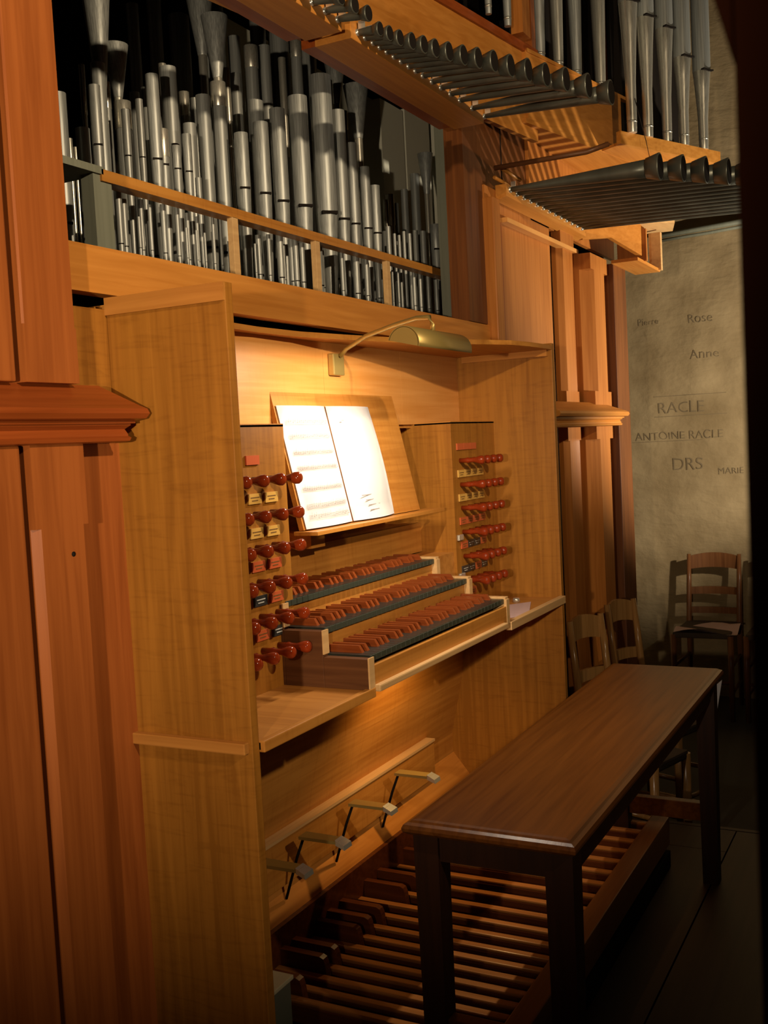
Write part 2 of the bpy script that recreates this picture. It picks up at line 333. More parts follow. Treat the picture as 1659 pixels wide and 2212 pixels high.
# left part
post(-.234, -.126, .195, .25, .232, 1.40, red_z, ch=.003, stop=.085)
post(-.238, -.128, .195, .25, -1.15, .139, red_z, ch=.011, stop=.125)
MB().box(-1.1, -.252, .197, .25, .232, 1.40, bev=.003).build('stile', red_z, case)
MB().box(-1.1, -.256, .197, .25, -1.15, .139, bev=.003).build('stile', red_z, case)
MB().box(-1.1, -.13, .245, .27, -1.15, 1.25).build('panel', red_z, case)
MB().box(-.13, 0, .236, .27, -1.15, .139).build('side_strip', red_z, case)
MB().box(-.13, .01, .2441, .27, .139, .362).build('side_strip', oak_z, case)
MB().rev([(.0, -.002), (.004, -.001), (.004, .001)], (-.165, .195, -.03), 'y', 10).build('peg_hole', dark, case)
# interior of the pipe compartment
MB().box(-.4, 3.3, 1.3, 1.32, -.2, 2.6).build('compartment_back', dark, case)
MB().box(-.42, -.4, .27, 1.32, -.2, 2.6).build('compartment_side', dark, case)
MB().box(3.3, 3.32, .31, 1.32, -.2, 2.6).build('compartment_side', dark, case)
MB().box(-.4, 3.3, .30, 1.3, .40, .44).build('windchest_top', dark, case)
MB().box(1.645, 1.69, .31, .36, .44, 1.2).build('frame_post', sage, case)
for z in (1.20, 1.05): MB().box(2.50, 2.95, .70, .73, z, z+.03).build('frame_rail', sage, case)
MB().box(1.66, 3.2, 1.15, 1.16, .44, 1.6).build('pale_panel', sage_p, case)
# upper case: leaning boards with the overhang above the trumpets
def vboard(name, m, p, q, z0, z1, t=.02):
    (xa, ya), (xb, yb) = p, q
    d = Vector((xb-xa, yb-ya, 0)).normalized(); nrm = Vector((-d.y, d.x, 0))*t
    return MB().hexa([(xa, ya, z0), (xb, yb, z0), (xb+nrm.x, yb+nrm.y, z0), (xa+nrm.x, ya+nrm.y, z0)],
                     [(xa, ya, z1), (xb, yb, z1), (xb+nrm.x, yb+nrm.y, z1), (xa+nrm.x, ya+nrm.y, z1)]).build(name, m, case)
vboard('upper_rail', tan_x, (.50, .40), (2.11, .185), 1.10, 1.372)
vboard('rail_moulding', red_x, (.50, .39), (2.115, .175), 1.372, 1.40, .03)
vboard('fascia', tan_x, (2.02, .185), (2.688, .049), 1.14, 1.375)
MB().prism([(2.0, .186, 1.139), (2.69, .047, 1.139), (3.3, -.06, 1.139), (3.3, .29, 1.14), (2.0, .29, 1.14)], (0, 0, .015)).build('soffit', tan_x, case)
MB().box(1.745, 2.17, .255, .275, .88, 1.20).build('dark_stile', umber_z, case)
MB().box(1.93, 1.935, .253, .256, .90, 1.20).build('joint', dark, case)
MB().box(2.17, 3.25, YD, .262, .86, 1.14).build('striped_panel', tan_z, case)
vboard('pipe_shelf', oak_x, (2.46, -.005), (3.0, -.256), 1.14, 1.185)
MB().prism([(2.47, 0, 1.141), (3.0, -.25, 1.141), (3.3, .0, 1.141), (3.3, .2, 1.141), (2.6, .2, 1.141)], (0, 0, .01)).build('soffit', tan_x, case)
MB().box(1.93, 2.0, .16, .20, 1.40, 2.6).build('upper_post', tan_z, case)
MB().box(2.10, 2.14, .19, .23, 1.40, 2.6).build('upper_post', red_z, case)
MB().box(2.72, 2.76, .075, .11, 1.38, 2.7).build('upper_post', tan_z, case)
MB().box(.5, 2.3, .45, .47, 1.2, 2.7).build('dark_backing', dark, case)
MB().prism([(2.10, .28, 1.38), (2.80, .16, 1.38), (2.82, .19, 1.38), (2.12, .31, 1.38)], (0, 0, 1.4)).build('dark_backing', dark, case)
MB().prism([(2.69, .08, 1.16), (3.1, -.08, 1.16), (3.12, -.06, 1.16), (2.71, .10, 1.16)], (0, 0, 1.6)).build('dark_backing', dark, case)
MB().prism([(2.02, .18, 1.37), (2.76, .035, 1.37), (2.80, .16, 1.37), (2.1, .29, 1.37)], (0, 0, .012)).build('pipe_shelf', tan_x, case)

# wooden wind trunk reaching out under the lower trumpets
dk = thing('wind_trunk', 'light wooden wind trunk with open end below the lower row of trumpets', 'wind trunk', (2.7, .08, .8))
MB().prism([(2.69, .24, .907), (2.793, .186, .926), (3.006, .073, .957), (3.035, .058, .939), (3.049, .051, .814), (2.922, .117, .863), (2.86, .15, .888), (2.72, .224, .87)], (.008, .018, 0)).build('side_board', tan_x, dk)
MB().prism([(2.80, .19, .93), (3.02, .05, .955), (3.20, -.03, .975), (3.44, .03, .985), (3.3, .20, .965)], (0, 0, .012)).build('top_board', oak_pale, dk)
MB().box(3.02, 3.04, .05, .17, .805, .935).build('end_board', tan_z, dk)
MB().box(3.04, 3.30, .12, .14, .805, .935).build('red_inner_board', red_z, dk)
MB().box(3.28, 3.31, .05, .10, .80, .96).build('end_post', oak_pale, dk)
MB().box(2.92, 3.31, .062, .17, .795, .808).build('bottom_board', tan_x, dk)

# ------------------------------------------------------------------ pipes
def unit(prof, m, seg=14, cap=True): return MB().rev(prof, seg=seg, cap=cap).mesh('pipe_piece', m)
U_BODY = unit([(1, 0), (1, 1), (.9, 1), (.9, .97), (0.01, .97)], lead)
U_BODYT = unit([(1, 0), (1, 1), (.9, 1), (.9, .97), (0.01, .97)], tin)
U_FOOT = unit([(.45, 0), (.98, 1)], lead)
U_COLL = unit([(1.06, 0), (1.06, 1), (.95, 1), (.95, .9), (.01, .9)], tin)
U_THIN = unit([(.55, 0), (.8, 1)], tin, 10)
U_HORN = unit([(.34, 0), (.36, .02), (1, 1), (.93, 1), (.5, .5)], lead, 20)
U_RING = unit([(1, 0), (1.03, .5), (1, 1)], tin, 14)
mb = MB()                                              # mouth: flattened lips with a dark slot between
mb.box(-.62, .62, -1.04, -.7, -.9, .0); U_LIP = mb.mesh('lip', lead)
mb = MB(); mb.box(-.72, .72, -1.05, -.6, -.14, .14); U_SLOT = mb.mesh('slot', dark)
def piece(name, me, parent, loc, sc, rot=0):
    o = bpy.data.objects.new(name, me); C.objects.link(o); o.parent = parent
    o.location = loc; o.scale = sc; o.rotation_euler[2] = rot; return o
MROT = -.75                                            # mouths turned towards the left front
def pipe(x, y, zb, zt, zm, r, kind, label, group, k=0):
    t = thing('organ_pipe', label, 'organ pipe', (x, y, zb), group)
    if kind == 'h':
        zm = zm or zb+.3
        piece('resonator', U_HORN, t, (0, 0, zm-zb), (r, r, zt-zm))
        piece('tube', U_THIN, t, (0, 0, 0), (r*.42, r*.42, zm-zb)); return t
    if kind == 'r':
        piece('tube', U_THIN, t, (0, 0, 0), (r, r, (zt-zb)*.86))
        piece('collar', U_COLL, t, (0, 0, (zt-zb)*.8), (r*.85, r*.85, (zt-zb)*.2)); return t
    zm = zm or zb+.10
    zm = min(zm, zt-.02)
    piece('foot', U_FOOT, t, (0, 0, 0), (r, r, zm-zb))
    piece('body', U_BODY, t, (0, 0, zm-zb), (r, r, zt-zm))
    piece('mouth', U_SLOT, t, (0, 0, zm-zb), (r, r, r), MROT)
    if kind == 'c': piece('collar', U_COLL, t, (0, 0, zt-zb-.05), (r, r, .06))
    return t
ROWD = {'A': ('principal pipes behind the rack rail', 'the nearest tall row behind the rack rail'),
 'A2': ('tiny pipes at the right of the rack', 'the tiny cluster right of the tall row'),
 'B': ('middle row of pipes in the compartment', 'the middle row above the rack rail'),
 'C': ('large shaded pipes at the back', 'the shaded rear row'),
 'H': ('flared reed pipes', 'the front flared reeds'), 'Hb': ('shaded flared reed pipes', 'the shaded flared reeds'),
 'S': ('short front pipes under the rack rail', 'the short row below the rack rail')}
KD = {'f': 'grey metal', 'c': 'bright-collared', 'r': 'slim shiny', 'h': 'cone-flared'}
for key, (grp, desc) in ROWD.items():
    rows, y = PIPES[key]; rows = sorted(rows)
    last = -9
    for i, (x, zt, zm, r, kd) in enumerate(rows):
        yy = y + (.0 if key not in ('S',) else (i % 2)*.012)
        pipe(x, yy, .44, zt, zm, r, kd, '%s pipe, %s from the left in %s' % (KD[kd], nth(i), desc), grp)
for i in range(27):
    x = -.02+.073*i+.012*math.sin(i*5.1); k = i/26
    zt = (.78+.20*math.sin(k*3.1)**1.5+.07*math.sin(i*2.3)) if i < 24 else .80-.02*(i-24)
    pipe(x, .585, .44, zt, .585+.03*math.sin(i*.7), .0125+.005*math.sin(k*3.1)+.002*math.sin(i*3.7), 'c' if i % 5 == 2 else 'f',
         '%s pipe, %s from the left in the half-hidden row' % (KD['c' if i % 5 == 2 else 'f'], nth(i)), 'half-hidden pipes behind the principal row')
for i, (xa, xb, zt) in enumerate([(2.063, 2.245, 1.342), (2.262, 2.475, 1.355), (2.555, 2.75, 1.402)]):
    t = thing('wooden_pipe', 'square grey-green wooden pipe, %s from the left behind the metal pipes' % nth(i), 'organ pipe', ((xa+xb)/2, .81, .44), 'square wooden pipes')
    b = MB(); b.box(xa, xb, .75, .88, .44, zt); b.build('body', sage_p, t)
    MB().box(xa+.01, xb-.01, .76, .87, zt-.001, zt+.004).build('opening', dark, t)
    MB().box(xa-.004, xb+.004, .746, .884, .44, .47).build('base_block', sage, t)
# rack rail in front of the pipes
rk = thing('pipe_rack', 'light oak rack rail on short posts in front of the small pipes', 'rack', (1.1, .42, .44))
MB().box(.195, 1.985, .405, .44, .638, .660).build('rail', oak_x, rk)
MB().box(.05, .20, .405, .52, .650, .664).build('side_shelf', sage, rk)
MB().box(.176, .226, .41, .44, .44, .65).build('grey_post', sage, rk)
for x in (.625, .985, 1.38): MB().box(x-.011, x+.011, .405, .420, .44, .640, bev=.001).build('post', oak_pale, rk)
# facade pipes of the upper case
FAC = [(1.735, .20, 1.40, .017), (1.86, .185, 1.40, .020), (2.169, .185, 1.382, .027), (2.289, .16, 1.382, .028), (2.42, .134, 1.382, .029), (2.596, .098, 1.382, .031)]
for i, (x, y, zb, r) in enumerate(FAC):
    t = thing('facade_pipe', 'tall polished front pipe, %s from the left along the top of the upper case' % nth(i), 'organ pipe', (x, y, zb), 'upper front pipes over the trumpets')
    piece('foot', MB().rev([(.55, 0), (.62, .06), (1, 1)]).mesh('f', tin if i in (3, 5) else lead), t, (0, 0, 0), (r, r, .5))
    piece('body', U_BODY, t, (0, 0, .5), (r, r, .9))
    piece('ring', U_RING, t, (0, 0, .02), (r*.62, r*.62, .008))
FAC3 = [(2.515, -.033, 1.64), (2.614, -.068, 1.611), (2.736, -.11, 1.60), (2.819, -.156, 1.51), (2.924, -.208, 1.478)]
F3F = MB().rev([(.5, 0), (.53, .12), (.56, .4), (.8, .78), (.98, 1)], seg=20).mesh('facade_foot', tin)
F3B = MB().rev([(1, 0), (1, 1)], seg=20).mesh('facade_body', lead)
F3S = MB().prism([(-.8, -1.04, -.06), (0, -1.1, -.22), (.8, -1.04, -.06), (.8, -1.04, .10), (0, -1.1, .0), (-.8, -1.04, .10)], (0, .5, 0)).mesh('facade_slot', dark)
F3L = MB().prism([(-.85, -1.0, -.9), (.85, -1.0, -.9), (.72, -1.06, -.16), (-.72, -1.06, -.16)], (0, .4, 0)).mesh('facade_lip', lead)
for i, (x, y, zm) in enumerate(FAC3):
    zb = 1.185; r = .034; lab = '%s%s' % ('%s of five on the outer shelf' % nth(i), ', brightly lit foot' if i == 4 else '')
    t = thing('facade_pipe', 'front pipe with dark mouth slot, ' + lab, 'organ pipe', (x, y, zb), 'right-hand front pipes on the outer shelf')
    piece('foot', F3F, t, (0, 0, 0), (r, r, zm-zb)); piece('body', F3B, t, (0, 0, zm-zb), (r, r, 2.5-zm))
    piece('mouth', F3S, t, (0, 0, zm-zb), (r, r, r), -.5); piece('ring', U_RING, t, (0, 0, .035), (r*.53, r*.53, .007))
# horizontal trumpets
def trumpet(x, y0, z0, y1, z1, r0, r1, label, group, rb=1.0):
    t = thing('horizontal_trumpet', label, 'organ pipe', (x, y0, z0), group)
    o = Vector((x, y0, z0)); e = Vector((x, y1, z1)); n = 6
    path = [o.lerp(e, k/n) for k in range(n+1)]; R = [r0+(r1-r0)*k/n for k in range(n+1)]
    MB().tube(path, R, 12).build('resonator', dull, t)
    d = (e-o).normalized(); L = r1*1.5
    MB().tube([e-d*L*.9, e-d*.002, e+d*.001], [r1*1.0, r1*1.35*rb, r1*1.36*rb], 16).build('bell', dull, t)
    MB().tube([e+d*.0012, e+d*.0022], [r1*1.2*rb, r1*1.2*rb], 16).build('bell_opening', dark, t)
    MB().tube([o-d*.02, o, o+d*.006], [r0*1.25, r0*1.3, r0*1.1], 10).build('boot', tin, t)
    MB().box(x-.002, x+.002, y0-.02, y0-.005, z0+r0, z0+r0+.016).build('tuning_wire', chrome, t)
    return t
for c, (xa, xb, lab) in enumerate([(.10, .635, 'left'), (.675, 1.43, 'middle')]):
    ch = thing('trumpet_windchest', 'long light wooden windchest carrying the %s group of upper trumpets' % lab, 'windchest', ((xa+xb)/2, .15, 1.0), 'upper trumpet windchests')
    MB().box(xa, xb, .112, .203, .985, 1.03, bev=.002).build('chest', tan_x, ch)
    MB().box(xa+.01, xb-.01, .203, .243, .99, 1.03).build('rear_rail', red_x, ch)
BELLS = [(.702, .056), (.736, .050), (.772, .043), (.805, .029), (.84, .016), (.877, .004), (.916, -.013), (.959, -.032), (1.0, -.053), (1.046, -.076), (1.104, -.098), (1.165, -.123), (1.232, -.148), (1.304, -.179), (1.398, -.212), (1.50, -.246)]
for i, (x, y1) in enumerate(BELLS):
    k = i/15
    trumpet(x-.07*k**3, .112, 1.004, y1, 1.0, .006, .011+.013*k, 'dark grey horizontal trumpet, %s from the left in the upper row' % nth(i), 'upper row of horizontal trumpets')
for i in range(9):
    x = .20+i*.052
    trumpet(x, .112, 1.004, .062-.003*i, 1.0, .006, .012, 'short grey horizontal trumpet, %s from the left in the top left group' % nth(i), 'top left horizontal trumpets')
ch = thing('trumpet_windchest', 'yellow wooden windchest carrying the lower row of long trumpets', 'windchest', (2.25, .23, .87))
MB().box(1.84, 2.69, .205, .244, .872, .915, bev=.002).build('chest', oak_x, ch)
MB().prism([(1.82, .235, .86), (2.68, .235, .86), (2.68, .2, .872), (1.82, .2, .872)], (0, 0, .012)).build('lower_board', tan_x, ch)
MB().box(1.86, 2.62, .215, .243, .80, .815).build('pale_batten', back_m, ch)
N2 = 13
for i in range(N2):
    k = i/(N2-1); x = 1.868+k*(2.645-1.868); L = .475+.055*i
    trumpet(x, .205, .90, .205-L, .895-.01*k, .008, .030+.004*k, 'long dark horizontal trumpet, %s from the left in the lower row' % nth(i), 'lower row of horizontal trumpets')
# slanting tray and pale tray beside the lower trumpets
ty = thing('slat_tray', 'thin wooden slat frame above the first long trumpet', 'slats', (1.9, .1, .95))
MB().tube([(1.79, .225, .955), (1.83, -.06, .965), (1.86, -.12, .985)], .008, 6).build('rail', blk_w, ty)
MB().tube([(1.80, .23, .93), (1.92, .21, .915)], .006, 6).build('slat', oak_x, ty)
MB().tube([(1.84, .22, .965), (1.93, .19, .94)], .006, 6).build('slat', oak_x, ty)
cb = MB().tube([(2.50, -.05, 1.30), (2.52, -.08, 1.15), (2.50, -.10, 1.06), (2.55, -.16, 1.02)], .0015, 6).build('cable', cable_m, None)
tag(cb, 'thin dark cable hanging down from the outer pipe shelf', 'cable')
cn = thing('wall_conduit', 'pale grey cable trunking fixed along the stone wall under the trumpets', 'conduit', (4.62, .1, .8))
MB().tube([(4.68, .40, 1.19), (4.67, .1, 1.20), (4.67, -.25, 1.215)], .014, 8).build('conduit', sage, cn)
MB().tube([(4.68, .38, 1.165), (4.67, .1, 1.172), (4.67, -.25, 1.19)], .009, 8).build('conduit', sage, cn)
# ------------------------------------------------------------------ console
con = thing('organ_console', 'open oak organ console with three keyboards, stop knobs and lit music desk', 'organ console', (.8, .1, G0))
T = .02
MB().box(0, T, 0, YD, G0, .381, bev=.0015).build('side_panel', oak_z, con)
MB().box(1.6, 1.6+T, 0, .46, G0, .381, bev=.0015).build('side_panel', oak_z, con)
MB().box(-.004, 0, .001, YD, .352, .381).build('top_rail', oak_y, con)
MB().box(-.014, 0, .006, YD, -.373, -.354, bev=.002).build('batten', oak_y, con)
MB().box(1.588, 1.6, .012, .28, .344, .362).build('batten', oak_y, con)
# top board with hollowed front edge
edge = [(.02, .10), (.06, .12), (.14, .16), (.22, .20), (.30, .24), (.38, .268), (.50, .277), (.65, .270), (.80, .238), (.96, .195), (1.12, .137), (1.24, .065), (1.33, .022), (1.43, .005), (1.52, .0), (1.6, .0)]
pts = [(x, y, .362) for x, y in edge] + [(1.6, .40, .362), (.02, .40, .362)]
MB().prism(pts, (0, 0, .012)).build('top_board', oak_x, con)
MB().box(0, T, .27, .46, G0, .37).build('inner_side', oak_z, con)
# back panel made of wide boards
for i, (xa, xb) in enumerate([(.02, .42), (.42, .80), (.80, 1.21), (1.21, 1.60)]):
    MB().box(xa, xb-.0008, .30, .315, .164, .362).build('back_board', back_m, con)
MB().box(T, .44, .19, .30, .160, .166).build('jamb_top', oak_y, con)
MB().box(1.28, 1.6, .19, .30, .160, .166).build('jamb_top', oak_y, con)
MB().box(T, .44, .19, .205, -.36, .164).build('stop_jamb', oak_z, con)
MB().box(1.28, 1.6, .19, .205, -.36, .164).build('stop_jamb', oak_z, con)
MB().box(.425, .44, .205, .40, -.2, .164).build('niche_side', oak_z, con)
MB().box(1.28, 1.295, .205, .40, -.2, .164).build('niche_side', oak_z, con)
MB().box(.44, 1.28, .40, .415, -.2, .166).build('niche_back', oak_x, con)
MB().box(.44, 1.28, .31, .40, .155, .164).build('niche_ceiling', oak_x, con)
MB().box(.44, 1.28, .30, .40, -.125, -.11).build('niche_shelf', oak_x, con)
MB().box(.44, 1.28, .295, .305, -.19, -.11).build('name_board', oak_x, con)
MB().box(.60, 1.05, .355, .40, -.11, -.075).build('desk_block', oak_x, con)
# side shelves with light lips
MB().box(T, .408, -.002, .19, -.372, -.360).build('shelf', oak_y, con)
MB().box(T, .408, -.010, .004, -.376, -.357, bev=.002).build('shelf_lip', oak_x, con)
MB().box(1.14, 1.6, -.002, .24, -.376, -.364).build('shelf', oak_y, con)
MB().box(1.15, 1.6, -.012, .006, -.380, -.358, bev=.002).build('shelf_lip', oak_pale, con)
# keyboards
X0, X1 = .408, 1.128
XM = [(0.0, -.295), (.10, -.244), (.19, -.193)]
MB().box(X0, X1+.01, .0, .40, -.368, -.362).build('key_bed', oak_y, con)
MB().box(X0, X1-.0, -.008, .004, -.362, -.314, bev=.0015).build('key_slip', oak_x, con)
MB().box(X0, X1-.02, -.020, -.006, -.366, -.352, bev=.003).build('slip_moulding', oak_pale, con)
for x in (X0-.004, X1): 
    pass
for k, (y, z) in enumerate(XM):
    yb = XM[k+1][0] if k < 2 else .30
    for s, x in ((0, X0-.020), (1, X1)):
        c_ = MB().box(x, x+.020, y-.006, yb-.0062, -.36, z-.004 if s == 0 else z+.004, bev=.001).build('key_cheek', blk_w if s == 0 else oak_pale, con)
        MB().box(x-.0006 if s == 0 else x, x+.0206, y-.009, y-.0055, (-.36 if k == 0 else XM[k-1][1]+.001), z-.002, bev=.0005).build('cheek_front', oak_pale, c_)
    if k: MB().box(X0, X1, y+.006, y+.014, XM[k-1][1]-.02, z-.016).build('key_rail', oak_x, con)
    kb = MB().box(X0, X1, y+.02, yb+.02, z-.022, z-.018).build('keyboard', oak_y, con)
    kb['label'] = ['lowest keyboard', 'middle keyboard', 'uppermost keyboard'][k]
    NW = 33; p = (X1-X0)/NW
    nk = MB().box(.0006, p-.0006, 0, .112, -.009, 0, bev=.0008).mesh('natural_key', key_b)
    nf = MB().box(.0008, p-.0008, -.0022, .0, -.0125, -.0005, bev=.0008).mesh('key_front', key_t)
    sk = MB().hexa([(-.0052, .026, 0), (.0052, .026, 0), (.0052, .112, 0), (-.0052, .112, 0)],
                   [(-.0040, .034, .014), (.0040, .034, .014), (.0040, .112, .014), (-.0040, .112, .014)]).mesh('sharp_key', key_s)
    kb_o = Vector(kb['_o'])
    def put(name, me, x):
        o = bpy.data.objects.new(name, me); C.objects.link(o); o.parent = kb
        o.location = Vector((x, y, z))-kb_o; return o
    for i in range(NW):
        put('natural_key', nk, X0+i*p)
        put('key_front', nf, X0+i*p)
        if i % 7 not in (2, 6) and i < NW-1: put('sharp_key', sk, X0+(i+1)*p)
MB().box(1.149, 1.28, .198, .30, -.364, -.193).build('end_block', oak_y, con)
# stop knobs with their labels
def knob_mesh():
    return MB().rev([(.0065, 0), (.0068, -.020), (.0085, -.025), (.0062, -.031), (.0062, -.044), (.0098, -.054), (.0120, -.062), (.0118, -.069), (.0085, -.0735), (.001, -.075)], ax='y', seg=18).mesh('stop_knob', knob_m)
KM = knob_mesh()
KPIN = MB().rev([(.0045, -.0735), (.0045, -.0765)], ax='y', seg=10).mesh('knob_pin', plate_y)
co = Vector(con['_o'])
zs = [.057, -.010, -.075, -.142, -.210, -.277]
for side, xs in ((0, (.205, .262, .320, .378)), (1, (1.332, 1.378, 1.424, 1.470))):
    for r_, z in enumerate(zs):
        for c_, x in enumerate(xs):
            o = bpy.data.objects.new('stop_knob', KM); C.objects.link(o); o.parent = con; o.location = Vector((x, .19, z))-co
            pl = [plate_y, plate_y, plate_r, plate_k, plate_k, None][r_] if (r_ < 3 or (c_+r_) % 3) else plate_r
            if r_ == 0 and c_ < 3:
                MB().box(x-.022, x+.022, .186, .1895, z+.030, z+.048).build('stop_label', plate_r, con)
            if pl:
                lab = MB().box(x-.022, x+.022, .186, .1895, z-.046, z-.026).build('stop_label', pl, con)
                for q in (0, 1):
                    MB().box(x-.015+.004*q, x+.014-.005*q, .1855, .1862, z-.0345-.006*q, z-.0325-.006*q).build('label_lettering', ink_l if pl is plate_k else ink_m, lab)
for z in (-.155, -.262):                                   # two small polished name plates on the right jamb
    MB().box(1.286, 1.318, .182, .1895, z-.008, z+.008, bev=.002).build('polished_plate', chrome, con)
for x, y, z in ((1.5, .005, -.352),): MB().rev([(.012, 0), (.009, .012)], (x, y+.1, -.364), 'z', 12).build('glass_dish', chrome, con)
# music desk
def desk_y(z): return .232+(z+.066)*(.30-.232)/(.24+.066)
pl_ = [(.565, desk_y(-.064), -.064), (1.150, desk_y(-.064), -.064), (1.150, desk_y(.242), .242), (.565, desk_y(.242), .242)]
MB().prism(pl_, (0, .012, -.001)).build('music_desk', oak_x, con)
MB().prism([(.552, .190, -.074), (1.225, .195, -.074), (1.225, .25, -.074), (.552, .25, -.074)], (0, 0, .008)).build('desk_lip', oak_x, con)
MB().box(.62, .68, .25, .35, -.11, -.075).build('desk_block', oak_x, con)
# knee panel, kick board, toe ledge
MB().prism([(T, .30, -.366), (T, .328, -.60), (T, .375, -.80), (T, .375, -1.0), (T, .39, -1.0), (T, .39, -.80), (T, .343, -.60), (T, .315, -.366)], (1.58, 0, 0)).build('knee_panel', oak_x, con)
MB().box(T, 1.39, .34, .356, -.872, -.7645, bev=.001).build('kick_board', oak_x, con)
MB().box(T, 1.39, .336, .42, -.764, -.757).build('kick_board_top', oak_pale, con)
MB().prism([(T, .374, -.860), (T, .318, -.930), (T, .318, -.945), (T, .374, -.945)], (1.58, 0, 0)).build('toe_ledge', tan_x, con)
MB().box(T, 1.6, .305, .325, -1.10, -.930).build('dark_toe_board', ped_d, con)
for i, x in enumerate((.408, .570, .796, 1.042)):
    lv = MB().prism([(x-.017, .285, -.752), (x+.017, .285, -.752), (x+.015, .185, -.752), (x-.015, .185, -.752)], (0, 0, .007)).build('toe_lever', brass, con)
    MB().hexa([(x-.015, .192, -.754), (x+.015, .192, -.754), (x+.017, .168, -.762), (x-.017, .168, -.762)][::-1],
              [(x-.015, .192, -.742), (x+.015, .192, -.742), (x+.017, .170, -.752), (x-.017, .170, -.752)][::-1]).build('bright_tip', chrome, lv)
    MB().tube([(x-.004, .280, -.752), (x-.004, .300, -.80), (x-.004, .335, -.90)], .0035, 6).build('lever_rod', dark, lv)
# papers
bk = thing('music_book', 'open sheet music with printed staves standing on the desk', 'sheet music', (.81, .22, -.064))
def page(x0, x1, bulge, name, lean, sx, dep=0):
    b = MB(); n = 10; m_ = 8; V = []
    for i in range(n+1):
        row = []
        for j in range(m_+1):
            u, v = i/n, j/m_
            z = -.062+.272*v
            x = x0+(x1-x0)*u + sx*(v**1.5)*.0
            y = desk_y(z)-.004-dep-bulge*math.sin(math.pi*u)*(1-.2*v) - lean*math.sin(math.pi*v)*u
            row.append(b.bm.verts.new((x, y, z)))
        V.append(row)
    for i in range(n):
        for j in range(m_):
            f = b.bm.faces.new((V[i][j], V[i+1][j], V[i+1][j+1], V[i][j+1])); f.smooth = True
    r = bmesh.ops.solidify(b.bm, geom=b.bm.faces[:], thickness=.003)
    return b.build(name, paper, bk)
page(.570, .775, .010, 'left_page', .0, 0); page(.781, .985, .016, 'right_page', .010, 0)
page(.790, .998, .006, 'under_page', .006, 0, -.003)
def printed(x0, x1, z, h, n=5, notes=True, w_=.0007):
    b = MB()
    for k in range(n):
        zz = z-h*k/(n-1) if n > 1 else z; y = desk_y(zz)-.0215
        nn = 8
        for q in range(nn):
            xa, xb = x0+(x1-x0)*q/nn, x0+(x1-x0)*(q+1)/nn
            fa = lambda x: desk_y(zz)-.0078-.010*math.sin(math.pi*(x-.570)/.205)*(1-.2*(zz+.062)/.272)
            v = [b.bm.verts.new(p) for p in ((xa, fa(xa), zz), (xb, fa(xb), zz), (xb, fa(xb), zz+w_), (xa, fa(xa), zz+w_))]
            b.bm.faces.new(v)
    return b
for gidx, zt in enumerate((.176, .144, .108, .074, .028, -.010, -.034)):
    b = printed(.585, .760, zt, .008); b.build('stave', ink, bk)
    nb = MB()
    for q in range(22):
        x = .592+q*.0078; zz = zt-.001-.006*random.random()
        y = desk_y(zz)-.0082-.010*math.sin(math.pi*(x-.570)/.205)*(1-.2*(zz+.062)/.272)
        nb.box(x, x+.0022, y-.0002, y, zz-.001, zz+.001); nb.box(x+.0018, x+.0023, y-.0002, y, zz, zz+.008)
    nb.build('notes', ink, bk)
for zt, a, c_ in ((-.004, .82, .87), (-.016, .835, .885), (-.028, .842, .90), (-.040, .845, .89), (.176, .812, .822)):
    MB().box(a, c_, desk_y(zt)-.0215, desk_y(zt)-.021, zt-.002, zt).build('small_print', ink, bk)
pp = tag(MB().prism([(1.235, .02, -.3635), (1.30, -.005, -.3635), (1.50, .06, -.3635), (1.40, .13, -.3635), (1.26, .12, -.3635)], (0, 0, .0015)).build('loose_paper', paper_r, None),
    'pinkish sheet of paper lying on the right shelf beside the lowest keyboard', 'paper')
# ------------------------------------------------------------------ desk lamp
lp = thing('music_lamp', 'brass picture lamp on curved arm lighting the music desk', 'lamp', (.848, .29, .286))
MB().box(.822, .874, .283, .299, .284, .336, bev=.003).build('wall_bracket', brass, lp)
MB().tube([(.85, .28, .330), (.848, .262, .345), (.82, .19, .368), (.79, .10, .382), (.76, .03, .388), (.735, -.012, .384), (.728, -.022, .366), (.728, -.022, .352)], .0055, 8).build('curved_arm', brass, lp)
b = MB(); n = 14; ra, rb = .036, .033; xs_ = (.585, .862); rows = []
for R_ in (ra, rb):
    for x in xs_:
        rows.append([b.bm.verts.new((x, -.02+R_*1.0*math.cos(math.pi*(i/n)*1.0+.25), .318+R_*math.sin(math.pi*(i/n)+.25)-.0)) for i in range(n+1)])
for i in range(n):
    for A, B in ((rows[0], rows[1]), (rows[2], rows[3])): 
        f = b.bm.faces.new((A[i], A[i+1], B[i+1], B[i])); f.smooth = True
    for A, B in ((rows[0], rows[2]), (rows[1], rows[3])): b.bm.faces.new((A[i], A[i+1], B[i+1], B[i]))
for q in (0, n): b.bm.faces.new((rows[0][q], rows[1][q], rows[3][q], rows[2][q]))
b.build('shade', brass, lp)
for x in xs_[:1]:
    MB().prism([(x, -.02+.034*math.cos(math.pi*i/n+.25), .318+.034*math.sin(math.pi*i/n+.25)) for i in range(n+1)], (.002, 0, 0)).build('shade_end', brass, lp)
glow = mat('lamp_tube_glow', (1, .9, .7)); glow.node_tree.nodes['Principled BSDF'].inputs['Emission Color'].default_value = (1, .82, .55, 1)
glow.node_tree.nodes['Principled BSDF'].inputs['Emission Strength'].default_value = 4
MB().rev([(.006, .0), (.006, .22)], (.61, -.02, .336), 'x', 10).build('lamp_tube', glow, lp)
l = bpy.data.lights.new('music_lamp_light', 'AREA'); l.shape = 'RECTANGLE'; l.size = .25; l.size_y = .012; l.energy = 5.6; l.color = (1, .84, .66)
lo = bpy.data.objects.new('music_lamp_light', l); C.objects.link(lo); lo.location = (.72, -.02, .326)
